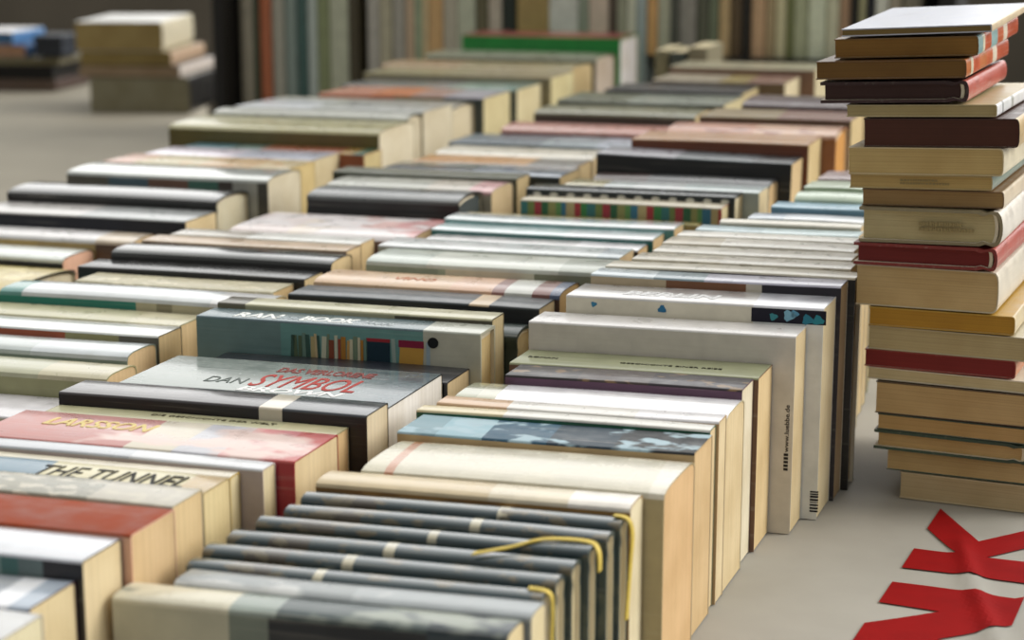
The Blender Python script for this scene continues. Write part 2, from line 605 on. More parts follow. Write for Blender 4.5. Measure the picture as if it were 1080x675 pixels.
# ------------------------------------------------------------------ row with the silver thriller
ROW_M = [
    B((-250, 0, 676, 645), 'flat', 'c7c8c8', 'a9a59c', 'd8cfae', 'pale grey paperback at the very front of its row, cut by the frame'),
    B((-215, 33, 643, 612), 'flat', [(0, 'a9adb4'), (.8, 'e6e8ec'), (.9, 'a8b4c2')], '3a1626', 'd6c49c', 'silver white paperback with maroon front cover near the frame corner', coat=.6),
    B((-180, 88, 592, 566), 'flat', [(0, 'aab4c0'), (.5, 'c6c9d0')], [(0, '7d9490'), (.68, '3f6a66'), (.75, '5f7070'), (.84, '14121a')], 'dac8a2', 'glossy white paperback with teal and black front cover in the corner', coat=.8, rough=.16),
    B((-150, 140, 565, 536), 'flat', '8f3606', 'd6a890', 'd2b68c', 'bright orange paperback with plain spine', wear=.1, rough=.6, coat=0),
    B((-120, 183, 534, 514), 'flat', [(0, '8f8d7e'), (.7, 'b3ad9e')], 'b6ad96', 'd8bf92', 'speckled grey paperback behind the bright orange one', mott=('bdb7a6', 80, .55)),
    B((-100, 216, 519, 501), 'flat', [(0, '4f7488'), (.415, '4f7488'), (.43, 'c9bf92'), (.9, 'b49a68')], 'a8956a', 'ddcb9c', 'cream paperback with blue patch and bold black slanting title', key='tunnel', coat=.5),
    B((-90, 243, 504, 497), 'flat', [(0, 'c9c2ac'), (.5, 'd4ccb8')], 'b8983a', 'd8c9a0', 'thin yellow edged paperback between the slanting title and the long pale grey one'),
    B((-70, 278, 494, 485), 'flat', [(0, 'b9bdc3'), (.6, 'cfd1d4')], 'b2a4a0', 'd8cba6', 'long pale grey paperback before the red one', coat=.5),
    B((-28, 313, 487, 457), 'flat', [(0, 'b06a62'), (.47, 'c9c0ac'), (.62, 'b9b9c0'), (.76, 'c8777a'), (.9, 'b9504c')], [(0, '8f1d28'), (.5, '8a7a48'), (.62, '3a1a22'), (.76, 'a02434')], 'dcc9a2',
      'thick red and pink paperback with gold lettering on its spine', key='red', mott=('d8bdb4', 12, .56), coat=.4),
    B((45, 352, 460, 449), 'flat', [(0, 'a6a380'), (.8, 'b3ac86')], '8f8a66', 'd0b283', 'flat olive beige paperback between the red one and the black one', key='beige', rough=.5),
    B((63, 388, 438, 423), 'flat', [(0, '3a3638'), (.655, 'd9d0be'), (.73, '3a4046')], [(0, '120f10'), (.655, 'cfc8b4'), (.73, '121214')], 'd9ccb0', 'black paperback with one cream band across spine and cover', coat=.7, rough=.2),
    B((116, 411, 432, 393), 'flat', [(0, '8f9892'), (.5, '8a948e'), (.75, '6a7878'), (.92, '55646a')], [(0, '121215'), (1, '1a2228')], 'f2f0ee', 'thick silver grey thriller with red spine title and white pages', key='silver', coat=.45, rough=.22, mode='LINEAR'),
    B((212, 473, 403, 387), 'flat', [(0, '22262c'), (.4, '20242c'), (.8, '2a2a30')], '16181c', 'd8c29a', 'dark navy paperback between the silver thriller and the slate hardcover', rough=.4, key='navy'),
    B((208, 508, 352, 342), 'board', [(0, '5b7076'), (.79, '5b7076'), (.80, 'bdc0b4')], [(0, '637e7c'), (.3, '62908a'), (.8, 'b9b8a6')], 'e0c893', 'slate green hardcover with little bookshelf picture and white spine lettering', key='ran', coat=.5, rough=.28),
    B((230, 520, 337, 329), 'flat', [(0, '5a5648'), (.10, 'b9b696'), (.7, 'c4c0a0')], [(0, '6a6650'), (.10, 'a5a384'), (.65, '4a4634')], 'd8c8a0', 'thin olive cream paperback right behind the slate green hardcover', coat=.4),
    B((300, 546, 350, 338), 'round', '25342c', '24322a', 'cdb88a', 'low dark green hardcover sunk behind the olive cream paperback', rough=.35),
    B((305, 570, 325, 314), 'flat', [(0, '343c40'), (.72, 'cfb795'), (.80, '343a3c')], '171b1e', 'd9c6a0', 'charcoal paperback with one tan band across its spine', rough=.35),
    B((332, 592, 309, 295), 'soft', [(0, 'cfae8a'), (.55, 'd2a98a'), (.72, '8a6058'), (.77, 'c9cac2'), (.88, '7a4a40'), (.95, '4a5a78')], '4a3128', 'cfae78', 'peach coloured paperback with grey and dark red blocks on its spine', key='peach', coat=.5),
    B((388, 640, 286, 272), 'soft', [(0, 'bac4bb'), (.25, 'c9cdc2'), (.8, 'aeb4a8')], [(0, '8a9682'), (.3, '9aa58f'), (.33, 'c9c4ac'), (.7, '7d8068')], 'd0b890', 'pale grey green paperback behind the peach one', coat=.6),
    B((400, 655, 272, 262), 'flat', [(0, 'cdd0d0'), (.5, 'c3c9c9'), (.9, 'b3bec4')], 'a9ac9d', 'd0b890', 'silvery grey paperback between two pale ones', mott=('a9b4b0', 28, .6), coat=.6),
    B((448, 674, 264, 257), 'flat', [(0, 'd6d3d3'), (.7, 'eceaee')], [(0, 'c3bcb0'), (.93, '33201c')], 'cdb287', 'white paperback with small dark corner on its front cover', coat=.8, rough=.18),
    B((456, 690, 253, 245), 'flat', [(0, 'cfe0e2'), (.6, 'dfe6ea')], '1f6a66', 'cdb287', 'white paperback with teal front cover', coat=.8, rough=.18),
    B((470, 712, 242, 235), 'flat', [(0, 'd9e2e4'), (.8, 'eef0f2')], '5f9a98', 'cdb287', 'white paperback with pale teal line behind the teal covered one', coat=.8, rough=.18),
    B((490, 737, 237, 234), 'flat', 'a89c68', '9a8c58', 'c9b07e', 'thin mustard paperback in front of the striped one'),
    B((550, 762, 219, 214), 'flat', [(0, 'c3baa4')], 'STRIPES', 'd6caa2', 'paperback with red, green and blue striped front cover', wear=.1),
    B((556, 776, 208, 202), 'board', '1c2424', '1c2424', 'dcd3b4', 'black hardcover with white dots along its spine', key='dots', wear=.05, rough=.22, coat=.4),
    B((596, 802, 203, 196), 'flat', [(0, 'b6ae84'), (.2, 'c9d2d0'), (.35, 'e0e6e6'), (.6, 'cfdcdc')], 'a9b2ac', 'd9cba6', 'pale silver paperback behind the dotted black hardcover', coat=.8, rough=.18),
    B((626, 812, 193, 186), 'round', [(0, '3a2622'), (.3, '3c3e40')], [(0, '3c2420'), (.3, '26262a')], 'cdb286', 'dark brown hardcover before the large tilted black one', rough=.3),
    B((627, 833, 173, 165), 'flat', [(0, '8a8a92'), (.4, '4a5458'), (.8, '20282c')], '0d0f10', 'cdb488', 'large black hardcover sagging at its tail end', tilt=.02, rough=.3),
    B((668, 855, 152, 143), 'flat', 'a8825e', '6a3418', 'c9b384', 'brown paperback with rust front cover behind the black one', rough=.4),
    B((705, 884, 140, 131), 'round', [(0, 'b4826a'), (.5, 'c09a80')], '8f5a34', 'c98f42', 'tan hardcover with orange tinted page edges', mott=('8f5844', 30, .58), rough=.35),
    B((740, 900, 127, 118), 'flat', [(0, '8a7a58'), (.5, '7a5a4c')], '5a4634', 'c9b384', 'dull brown paperback before the maroon one', rough=.45),
    B((785, 902, 110, 100), 'round', '3a1c1c', '1f0f10', 'c0a878', 'dark maroon hardcover at the far end beside the stack top', rough=.4),
]

# ------------------------------------------------------------------ third row
ROW_L = [
    B((-200, 32, 442, 420), 'flat', 'd8d6da', 'c3bba4', 'cdbf90', 'white paperback with grey spots near the left frame edge', mott=('8c8c94', 26, .66), coat=.5),
    B((-130, 113, 397, 382), 'soft', [(0, 'b2b296'), (.7, 'c2bb9c')], '9a9972', 'd9bd92', 'sage cream paperback with tan pages near the left frame edge', coat=.5),
    B((-120, 135, 374, 360), 'soft', [(0, 'b3bcba'), (.6, 'c6cdd0')], '77857a', 'd9bd92', 'grey green paperback with torn spine corner', coat=.7, rough=.2),
    B((-110, 168, 355, 344), 'flat', [(0, 'e0e2e0'), (.8, 'e8eae6')], [(0, '9a4a28'), (.65, '8f8a5c'), (.85, '5a5648')], 'd6bf92', 'bright white paperback with rust front cover', coat=.9, rough=.15),
    B((-90, 190, 343, 331), 'flat', [(0, 'bcb896'), (.8, 'cac4a6')], '8f9070', 'd9c094', 'yellowish cream paperback before the teal one', coat=.3),
    B((0, 278, 320, 308), 'soft', [(0, '5f948e'), (.08, 'cfd4d6'), (.8, 'e2e2e2')], [(0, '1f7a68'), (.52, 'b2ab8c'), (.6, '8a8468'), (.66, 'b0a98a')], 'd2bd92', 'paperback with dark teal and cream front cover', key='teal', coat=.7, rough=.2),
    B((80, 289, 309, 299), 'flat', 'b5ae92', '9a9276', 'cfb78a', 'ragged beige paperback between the teal and black ones', mott=('d0c9ae', 90, .6), rough=.6),
    B((83, 322, 294, 285), 'flat', '343434', '0d0e0c', 'd9c79e', 'black paperback before the white lined black one', rough=.22, coat=.4),
    B((118, 350, 275, 265), 'soft', '2c302e', '0e0f0e', 'dcc79c', 'black paperback with bright white line along its spine', rough=.16, coat=.9),
    B((150, 366, 265, 258), 'flat', 'b59d80', '5a4434', 'd9c297', 'thin tan paperback behind the two black ones'),
    B((180, 380, 257, 250), 'flat', [(0, 'a59e90'), (.4, 'd2d2cc')], 'a8957a', 'd2bb8e', 'thin grey white paperback before the pink one', coat=.6),
    B((243, 437, 250, 224), 'soft', [(0, 'd6c9c6'), (.3, 'd9cdc0'), (.55, 'cfa6a0'), (.8, 'c58a88')], '7a5a50', 'd6c19a', 'thick pink and cream paperback with faded spine', mott=('dcd6d6', 14, .54), coat=.4),
    B((325, 485, 209, 198), 'round', '5a5e5e', '0c0e0e', '3a4446', 'black hardcover with silver grey spine behind the pink paperback', coat=.5),
    B((345, 520, 200, 190), 'soft', [(0, 'a8aaa0'), (.6, 'b4ada0'), (.85, 'c79a9a')], 'a39c8a', 'cbb690', 'grey paperback with pink patch at the end of its spine', coat=.4),
    B((352, 546, 189, 183), 'flat', '4f523e', '3a3e2c', 'c2ae84', 'dark olive paperback behind the grey and pink one', rough=.45),
    B((400, 592, 186, 176), 'flat', [(0, '7a7f86'), (.5, 'aab4bf'), (.8, '8a97a6')], '16201c', 'c9b68c', 'steel blue paperback with black front cover', coat=.9, rough=.14),
    B((435, 608, 176, 168), 'flat', [(0, 'b5823f'), (.55, 'b58a54'), (.7, '6f6c64')], '8a5f2c', 'c9b68c', 'amber paperback with dull grey end'),
    B((460, 627, 166, 157), 'soft', 'cfcaba', 'b5ae98', 'cbb890', 'off-white paperback between the amber and blue grey ones', coat=.4),
    B((475, 665, 156, 146), 'flat', [(0, '6f7a82'), (.5, '94a0a6'), (.8, 'b0b8c4')], '5f6a70', 'c2b08a', 'blue grey paperback in front of the red one', coat=.5),
    B((530, 702, 139, 131), 'round', [(0, 'b58478'), (.6, 'b07a6c')], '8a2a22', 'c2b08a', 'red hardcover among grey ones in the third row', coat=.4),
    B((565, 735, 121, 113), 'soft', '808068', '3a2c1e', 'b9a67c', 'olive grey paperback with dark brown front cover', coat=.3),
    B((590, 766, 111, 100), 'flat', [(0, '6a6e5c'), (.4, '8a9084')], '5c6054', 'c6bb94', 'wide grey green paperback in the far part of the third row'),
    B((640, 785, 98, 90), 'flat', '2a2826', '15130f', 'b5a57c', 'black paperback behind the wide grey green one', rough=.4),
    B((690, 830, 88, 79), 'flat', [(0, 'a89e8a'), (.5, '9a8a58'), (.7, '8a6a5c')], '6f5a3c', 'cdc0a0', 'tan and mauve paperback before the last pale one'),
    B((708, 862, 74, 64), 'flat', 'a8a288', '7a5a44', 'c6bb9a', 'pale olive paperback last in the third row'),
]

# ------------------------------------------------------------------ outermost row
ROW_K = [
    B((-250, 12, 303, 279), 'round', [(0, 'b4a860'), (.6, 'c0b068'), (.85, 'b5a25c')], '1c1f1c', 'd0c7ae', 'yellow hardcover with black boards cut by the left frame edge', mott=('d8c98a', 22, .55)),
    B((-150, 67, 271, 260), 'soft', 'd6dcd6', '15170f', 'd6ab94', 'white spined black paperback with pinkish worn page edges', coat=.8),
    B((-60, 141, 253, 244), 'soft', [(0, 'e0dede'), (.8, 'd8c9b4')], [(0, 'b59a5c'), (.5, 'a88f5c'), (.8, '5a4430')], 'cdb48c', 'white paperback with ochre front cover near the left frame edge', coat=.7),
    B((-30, 197, 233, 222), 'flat', [(0, 'c6c3c0'), (.5, 'a8acac')], '10131f', 'd9c59c', 'pale grey paperback with midnight blue front cover', coat=.5),
    B((8, 229, 208, 197), 'round', '1a1b1a', '0b0b0a', 'd2cbb2', 'black hardcover with silver lit spine in the outermost row', coat=1, rough=.14),
    B((72, 284, 188, 177), 'soft', 'cfd4cf', [(0, '5a5648'), (.2, '3f5a66'), (.4, '6a4a38'), (.6, '3a6a5a'), (.75, '3a3028'), (.82, '9a9a90'), (.94, '3a382e')], 'd2cab4', 'white spined paperback with multicoloured picture cover', coat=.9, rough=.14),
    B((110, 305, 178, 169), 'flat', [(0, 'c9a08c'), (.15, 'b5a878'), (.5, 'c0a070'), (.8, 'c6b48c')], 'a59668', 'd0bb86', 'buff and orange paperback behind the picture covered one', mott=('c08a50', 26, .62)),
    B((152, 330, 170, 161), 'flat', [(0, 'd3cad8'), (.5, 'b4b8c8')], 'a89a88', 'cdbf9c', 'lilac white paperback before the khaki ledger', coat=.6),
    B((190, 385, 163, 157), 'flat', [(0, '2f6470'), (.25, '4f6a62'), (.42, '8a4a2c'), (.85, '9a7a3c'), (.93, '2a5a44')], [(0, '1f5464'), (.3, '6a6048'), (.45, '8f4a2a')], 'c9b98a', 'low teal and orange paperback at the foot of the khaki ledger'),
    B((180, 402, 138, 123), 'soft', [(0, 'b3ae86'), (.5, 'a8a276')], '6a6032', 'd8cfb8', 'thick khaki hardcover standing taller than its neighbours', coat=.5),
    B((225, 430, 122, 117), 'round', 'a8aaa0', '3a4038', 'd2c9b2', 'grey green hardcover just behind the khaki one', coat=.4),
    B((250, 448, 118, 109), 'flat', [(0, 'e6eaee'), (.4, 'c6c9c6')], '8f9282', 'd2c9b2', 'shiny white paperback behind the grey green hardcover', coat=.8),
    B((280, 478, 112, 105), 'round', [(0, 'b5b2a4'), (.5, '9a968c')], '4a4c46', 'd6cbb0', 'grey hardcover with dark boards around cream pages', coat=.3),
    B((338, 512, 103, 94), 'flat', [(0, 'c08870'), (.3, 'c57a4c'), (.55, 'a88a80'), (.75, 'a9a6ae')], [(0, 'a85a38'), (.45, '7a6a40'), (.75, '3a4442')], 'd6ca9f', 'orange and lilac paperback in the far part of the outermost row', coat=.3),
    B((362, 547, 95, 85), 'flat', [(0, '8f9290'), (.45, 'a0a4a6'), (.6, 'a9c2b8')], '3c4a4c', 'd9cda6', 'grey and mint paperback behind the orange and lilac one', coat=.7, rough=.16),
    B((385, 583, 82, 75), 'flat', [(0, '98916f'), (.5, '9f9478')], '857d60', 'd9cfa2', 'beige paperback behind the grey and mint one'),
    B((403, 604, 72, 62), 'soft', [(0, 'a89070'), (.4, '9f9270'), (.8, 'a59a78')], [(0, '6a4424'), (.5, '8f8460')], 'cfb98c', 'buff and brown paperback in front of the big green book'),
    B((450, 630, 60, 53), 'round', '8a8f7c', '5a5a48', 'cbbcae', 'grey hardcover with arched spine below the big green book'),
    B((489, 656, 40, 31), 'board', [(0, '8a4438'), (.5, '9a5a44'), (.8, '8a3a34')], '168a34', 'f0ecec', 'large upright green hardcover with red top edge and white pages', rough=.4),
]

STRIPE = []
_r = random.Random(3)
_p, _c = 0.0, ['2a6a6a', '6a7a3a', '9a2a34', '1f5a34', '8a8a50', '5a8a4a', '2f6f8a', 'b0a070', 'a02a30', '2f7a3a']
_i = 0
while _p < .985 and len(STRIPE) < 30:
    STRIPE.append((_p, _c[_i % len(_c)]))
    _p += _r.uniform(.026, .044)
    _i += 1
for _b in ROW_M:
    if _b['face'] == 'STRIPES':
        _b['face'] = STRIPE

for rw in (ROW_R, ROW_M, ROW_L, ROW_K):
    for b in rw:
        b.setdefault('wear', .2)

SOL = {}
SOL['R'] = solve_row(ROW_R, 2.0, .098)
SOL['M'] = solve_row(ROW_M, 1.0, .112)
SOL['L'] = solve_row(ROW_L, 1.0, .095)
SOL['K'] = solve_row(ROW_K, 1.0, .110)
clear_overlap(SOL['R'], SOL['M'])
clear_overlap(SOL['M'], SOL['L'])
clear_overlap(SOL['L'], SOL['K'])
build_row(ROW_R, SOL['R'], 'books standing in the row beside the tall stack', .09)
build_row(ROW_M, SOL['M'], 'books standing in the row with the silver thriller', .055)
build_row(ROW_L, SOL['L'], 'books standing in the third row', .05)
build_row(ROW_K, SOL['K'], 'books standing in the outermost row', .05)

# ------------------------------------------------------------------ lettering, pictures and ribbons on single books
root, dims, q = KEYED['red']
Tt = dims[2]
spine_text(root, dims, 'LARSSON', .13, .078, Tt * .16, Tt * .26, 'd6c486', .015, .25)
root, dims, q = KEYED['tunnel']
Tt = dims[2]
spine_text(root, dims, 'THE TUNNEL', .42, .098, -Tt * .10, Tt * .62, '1c1a16', .004, .2)
root, dims, q = KEYED['silver']
Tt = dims[2]
spine_text(root, dims, 'DAN', .26, .030, -Tt * .08, Tt * .14, '5a625e', .0, .1, 'author_name')
spine_text(root, dims, 'DAS VERLORENE', .45, .074, Tt * .28, Tt * .13, '7a2a20', .02, .1, 'title')
spine_text(root, dims, 'SYMBOL', .425, .080, -Tt * .02, Tt * .32, 'a83228', .0, .25, 'title')
spine_text(root, dims, 'BROWN', .415, .078, -Tt * .26, Tt * .11, 'e8e8e8', .02, .25, 'author_name')
root, dims, q = KEYED['navy']
spine_text(root, dims, 'DAN BROWN', .06, .028, -.004, .004, 'c9cccc', .0, 0, 'author_name')
root, dims, q = KEYED['ran']
Tt = dims[2]
spine_text(root, dims, 'RAN', .12, .038, -Tt * .12, Tt * .46, 'eef0ec', .02, .2)
spine_text(root, dims, 'ans', .265, .020, -Tt * .16, Tt * .22, 'a9b4b8', .0, .2)
spine_text(root, dims, 'BOOK', .355, .046, -Tt * .12, Tt * .46, 'eef0ec', .02, .2)
spine_text(root, dims, 'Happy', .575, .028, -Tt * .15, Tt * .32, 'c9d0d2', .0, .3)
root, dims, q = KEYED['peach']
spine_text(root, dims, 'VINO', .30, .036, -.006, .010, 'b06a4a', .0, .25)
root, dims, q = KEYED['blue']
spine_text(root, dims, 'BERLIN', .20, .075, -.004, .014, 'f4f4f4', .02, .25)
root, dims, q = KEYED['olive']
spine_text(root, dims, 'ROMAN', .04, .022, -.002, .0035, '3c3c2c', .0, 0)
spine_text(root, dims, 'GESCHICHTE EINER REISE', .42, .075, -.004, .0035, '3c3c2c', .0, 0)
root, dims, q = KEYED['beige']
spine_text(root, dims, 'DIE GESCHICHTE DER WELT', .35, .09, .003, .0035, '4a4632', .0, 0)

# little bookshelf picture on the front board of the slate green hardcover
root, (L, H, T, st), q = KEYED['ran']
picture_col = ['b07a34', 'c99a58', '8a4a34', 'a9623c', 'd0b070', '5a6a50', 'b0522c', 'c9b48a', '7a8a72', 'c9c9b0', '22302c', 'd8d4c0', 'a04a34', 'cfc7a8', '3c5a50', 'd0cdb4', 'b9a878', '6f8a7c', 'b5502c', 'cfae74']
zb = None
for b, qq in zip(ROW_M, SOL['M']):
    if b.get('key') == 'navy':
        zb = qq['H']
y_face = -T / 2 - .0001
rn = random.Random(11)


def face_quad(parent, x0, x1, z0, z1, col, name, lean=0.0, off=.0003):
    v = [(x0, y_face - off, z0), (x1, y_face - off, z0), (x1 + lean, y_face - off, z1), (x0 + lean, y_face - off, z1)]
    v += [(a, y_face + .0008, c) for (a, b_, c) in v]
    f = [(0, 1, 2, 3), (7, 6, 5, 4), (0, 4, 5, 1), (1, 5, 6, 2), (2, 6, 7, 3), (3, 7, 4, 0)]
    return link_mesh(name, v, f, [ink(col)], parent)


pv, pf, pmats, pidx = [], [], [], []


def pic_quad(x0, x1, z0, z1, col, lean=0.0):
    i = len(pv)
    pv.extend([(x0, y_face - .0003, z0), (x1, y_face - .0003, z0), (x1 + lean, y_face - .0003, z1), (x0 + lean, y_face - .0003, z1)])
    pv.extend([(a, y_face + .0006, c) for (a, b_, c) in pv[i:i + 4]])
    for f in ((0, 1, 2, 3), (7, 6, 5, 4), (0, 4, 5, 1), (1, 5, 6, 2), (2, 6, 7, 3), (3, 7, 4, 0)):
        pf.append(tuple(i + k for k in f))
        m = ink(col)
        if m not in pmats:
            pmats.append(m)
        pidx.append(pmats.index(m))


x = -L / 2 + L * .335
zt = H - .0075
z_lo = (zb or H - .03) - .004
xe = -L / 2 + L * .60
while x < xe:
    w = rn.uniform(.0018, .0042)
    pic_quad(x, x + w, z_lo, zt - rn.uniform(.000, .005), rn.choice(picture_col), rn.choice([0, 0, 0, .001, -.001]))
    x += w + .0004
pic_quad(xe + .001, xe + .020, z_lo, zt - .004, '1c3440')
pic_quad(xe + .001, xe + .020, zt - .004, zt - .0015, 'a03038')
pic_quad(xe + .022, xe + .025, z_lo, zt - .001, '9fb0a6', -.001)
pic_quad(xe + .027, xe + .046, z_lo, zt - .007, 'c99a48', .001)
pic_quad(xe + .027, xe + .047, zt - .007, zt - .0015, '8a2440')
pic_quad(xe + .049, xe + .052, z_lo, zt - .002, '9fb0b8')
link_mesh('cover_picture', pv, pf, pmats, root, pidx)
# black ball over the pale end section
v, f = [], []
cx, cz, r0 = -L / 2 + L * .835, H - .0095, .0042
for k in range(20):
    t = 2 * math.pi * k / 20
    v.append((cx + r0 * math.cos(t), y_face - .0006, cz + r0 * math.sin(t)))
v += [(a, y_face + .0006, c) for (a, b_, c) in v]
f.append(tuple(range(20)))
for k in range(20):
    f.append((k, 20 + k, 20 + (k + 1) % 20, (k + 1) % 20))
link_mesh('cover_emblem', v, f, [ink('1a1d1e')], root)

# web address up the front cover of the big white book
root, (L, H, T, st), q = KEYED['white']
me = text_mesh('www.luebbe.de', 1.0, .02, .01)
xs = [v.co.x for v in me.vertices]
ys = [v.co.y for v in me.vertices]
a0, a1, b0, b1 = min(xs), max(xs), min(ys), max(ys)
for v in me.vertices:
    X = L / 2 - .0065 + (-(v.co.y - b0) / (b1 - b0) + 1) * .0032 - .001
    Z = .063 + (v.co.x - a0) / (a1 - a0) * .036
    v.co = (L / 2 - .0045 - (v.co.y - b0) / (b1 - b0) * .0034, -T / 2 - (.0003 if v.co.z > 0 else -.0004), Z)
me.materials.append(ink('2a2622'))
o = bpy.data.objects.new('web_address', me)
COL.objects.link(o)
o.parent = root
v, f = [], []
for k in range(5):
    z0 = .049 + k * .0028
    x0, x1 = L / 2 - .0078, L / 2 - .0046
    i = len(v)
    v += [(x0, -T / 2 - .0003, z0), (x1, -T / 2 - .0003, z0), (x1, -T / 2 - .0003, z0 + .0019), (x0, -T / 2 - .0003, z0 + .0019)]
    v += [(p[0], -T / 2 + .0005, p[2]) for p in v[i:i + 4]]
    f += [tuple(i + n for n in g) for g in ((0, 1, 2, 3), (7, 6, 5, 4), (0, 4, 5, 1), (1, 5, 6, 2), (2, 6, 7, 3), (3, 7, 4, 0))]
link_mesh('logo_squares', v, f, [ink('2a2622')], root)

# barcode low on the next white book, blue flecks on its cover
root, (L, H, T, st), q = KEYED['blue']
v = [(L * .216, -T / 2 - .0002, H - .0125), (L / 2 - .0002, -T / 2 - .0002, H - .0125), (L / 2 - .0002, -T / 2 - .0002, H - .0018), (L * .216, -T / 2 - .0002, H - .0018)]
v += [(p_[0], -T / 2 + .0006, p_[2]) for p_ in v]
link_mesh('cover_panel', v, [(0, 1, 2, 3), (7, 6, 5, 4), (0, 4, 5, 1), (1, 5, 6, 2), (2, 6, 7, 3), (3, 7, 4, 0)], [ink('1b1a28')], root)
v, f = [], []
z = .006
rn = random.Random(5)
while z < .022:
    w = rn.uniform(.0006, .0016)
    x0, x1 = L / 2 - .0075, L / 2 - .0012
    i = len(v)
    v += [(x0, -T / 2 - .0003, z), (x1, -T / 2 - .0003, z), (x1, -T / 2 - .0003, z + w), (x0, -T / 2 - .0003, z + w)]
    v += [(p[0], -T / 2 + .0005, p[2]) for p in v[i:i + 4]]
    f += [tuple(i + n for n in g) for g in ((0, 1, 2, 3), (7, 6, 5, 4), (0, 4, 5, 1), (1, 5, 6, 2), (2, 6, 7, 3), (3, 7, 4, 0))]
    z += w + rn.uniform(.0006, .0012)
link_mesh('barcode', v, f, [ink('16161a')], root)
for (xf, dz, r0, col) in ((.10, .006, .0022, '3a7a9a'), (.37, .007, .0032, '2f6f96'), (.86, .0065, .0045, '7fb0c4'), (.88, .005, .003, '5f9ab8'), (.80, .008, .003, '3f8a92'), (.93, .009, .0042, '2f7f94'), (.97, .009, .004, '2f8a9a')):
    v, f = [], []
    for k in range(10):
        t = 2 * math.pi * k / 10
        rr = r0 * (1 + .25 * math.sin(3 * t + xf * 9))
        v.append((-L / 2 + L * xf + rr * math.cos(t), -T / 2 - .0003, H - dz + rr * math.sin(t) * .9))
    v += [(a, -T / 2 + .0005, c) for (a, b_, c) in v]
    f.append(tuple(range(10)))
    for k in range(10):
        f.append((k, 10 + k, 10 + (k + 1) % 10, (k + 1) % 10))
    link_mesh('cover_spot', v, f, [ink(col)], root)

# white dots along the front of the black dotted hardcover
root, (L, H, T, st), q = KEYED['dots']
v, f = [], []
for k in range(12):
    cx0 = -L / 2 + L * (k + .6) / 12.2
    i = len(v)
    for m in range(12):
        t = 2 * math.pi * m / 12
        v.append((cx0 + .0042 * math.cos(t), -T / 2 - .0003, H - .0050 + .0020 * math.sin(t)))
    v += [(p_[0], -T / 2 + .0018, p_[2]) for p_ in v[i:i + 12]]
    f.append(tuple(range(i, i + 12)))
    for m in range(12):
        f.append((i + m, i + 12 + m, i + 12 + (m + 1) % 12, i + (m + 1) % 12))
link_mesh('cover_dots', v, f, [ink('deded2')], root)

# yellow ribbon bookmarks of the slate series
rib = plain('ribbon_cloth', 'c9b04a', .6, 200, .15)
root, (L, H, T, st), q = KEYED['ser1']
strip(root, [(L / 2 - .010, T * .1, H + .0007), (L / 2 + .001, T * .05, H - .0005), (L / 2 + .0035, 0, H - .008), (L / 2 + .0035, -.002, H - .030), (L / 2 + .003, -.003, H - .075)], (0, .0022, 0), rib, 'ribbon_bookmark')
root, (L, H, T, st), q = KEYED['ser4']
strip(root, [(L / 2 - .062, -T * 1.7, H - .0015), (L / 2 - .045, -T * .9, H - .0005), (L / 2 - .028, 0, H + .0012), (L / 2 - .004, T * .2, H + .0010), (L / 2 + .003, .001, H - .003), (L / 2 + .0045, -.002, H - .014)], (.0005, .0019, .0002), rib, 'ribbon_bookmark')
root, (L, H, T, st), q = KEYED['ser6']
strip(root, [(L / 2 - .006, .001, H + .0008), (L / 2 + .002, .001, H - .0008), (L / 2 + .0045, .003, H - .010), (L / 2 + .004, .001, H - .028), (L / 2 + .003, -.004, H - .060)], (.0004, .0020, 0), rib, 'ribbon_bookmark')

# ------------------------------------------------------------------ the tall stack (bottom to top)
base = on_plane(949, 525, 0)
S0 = base.y
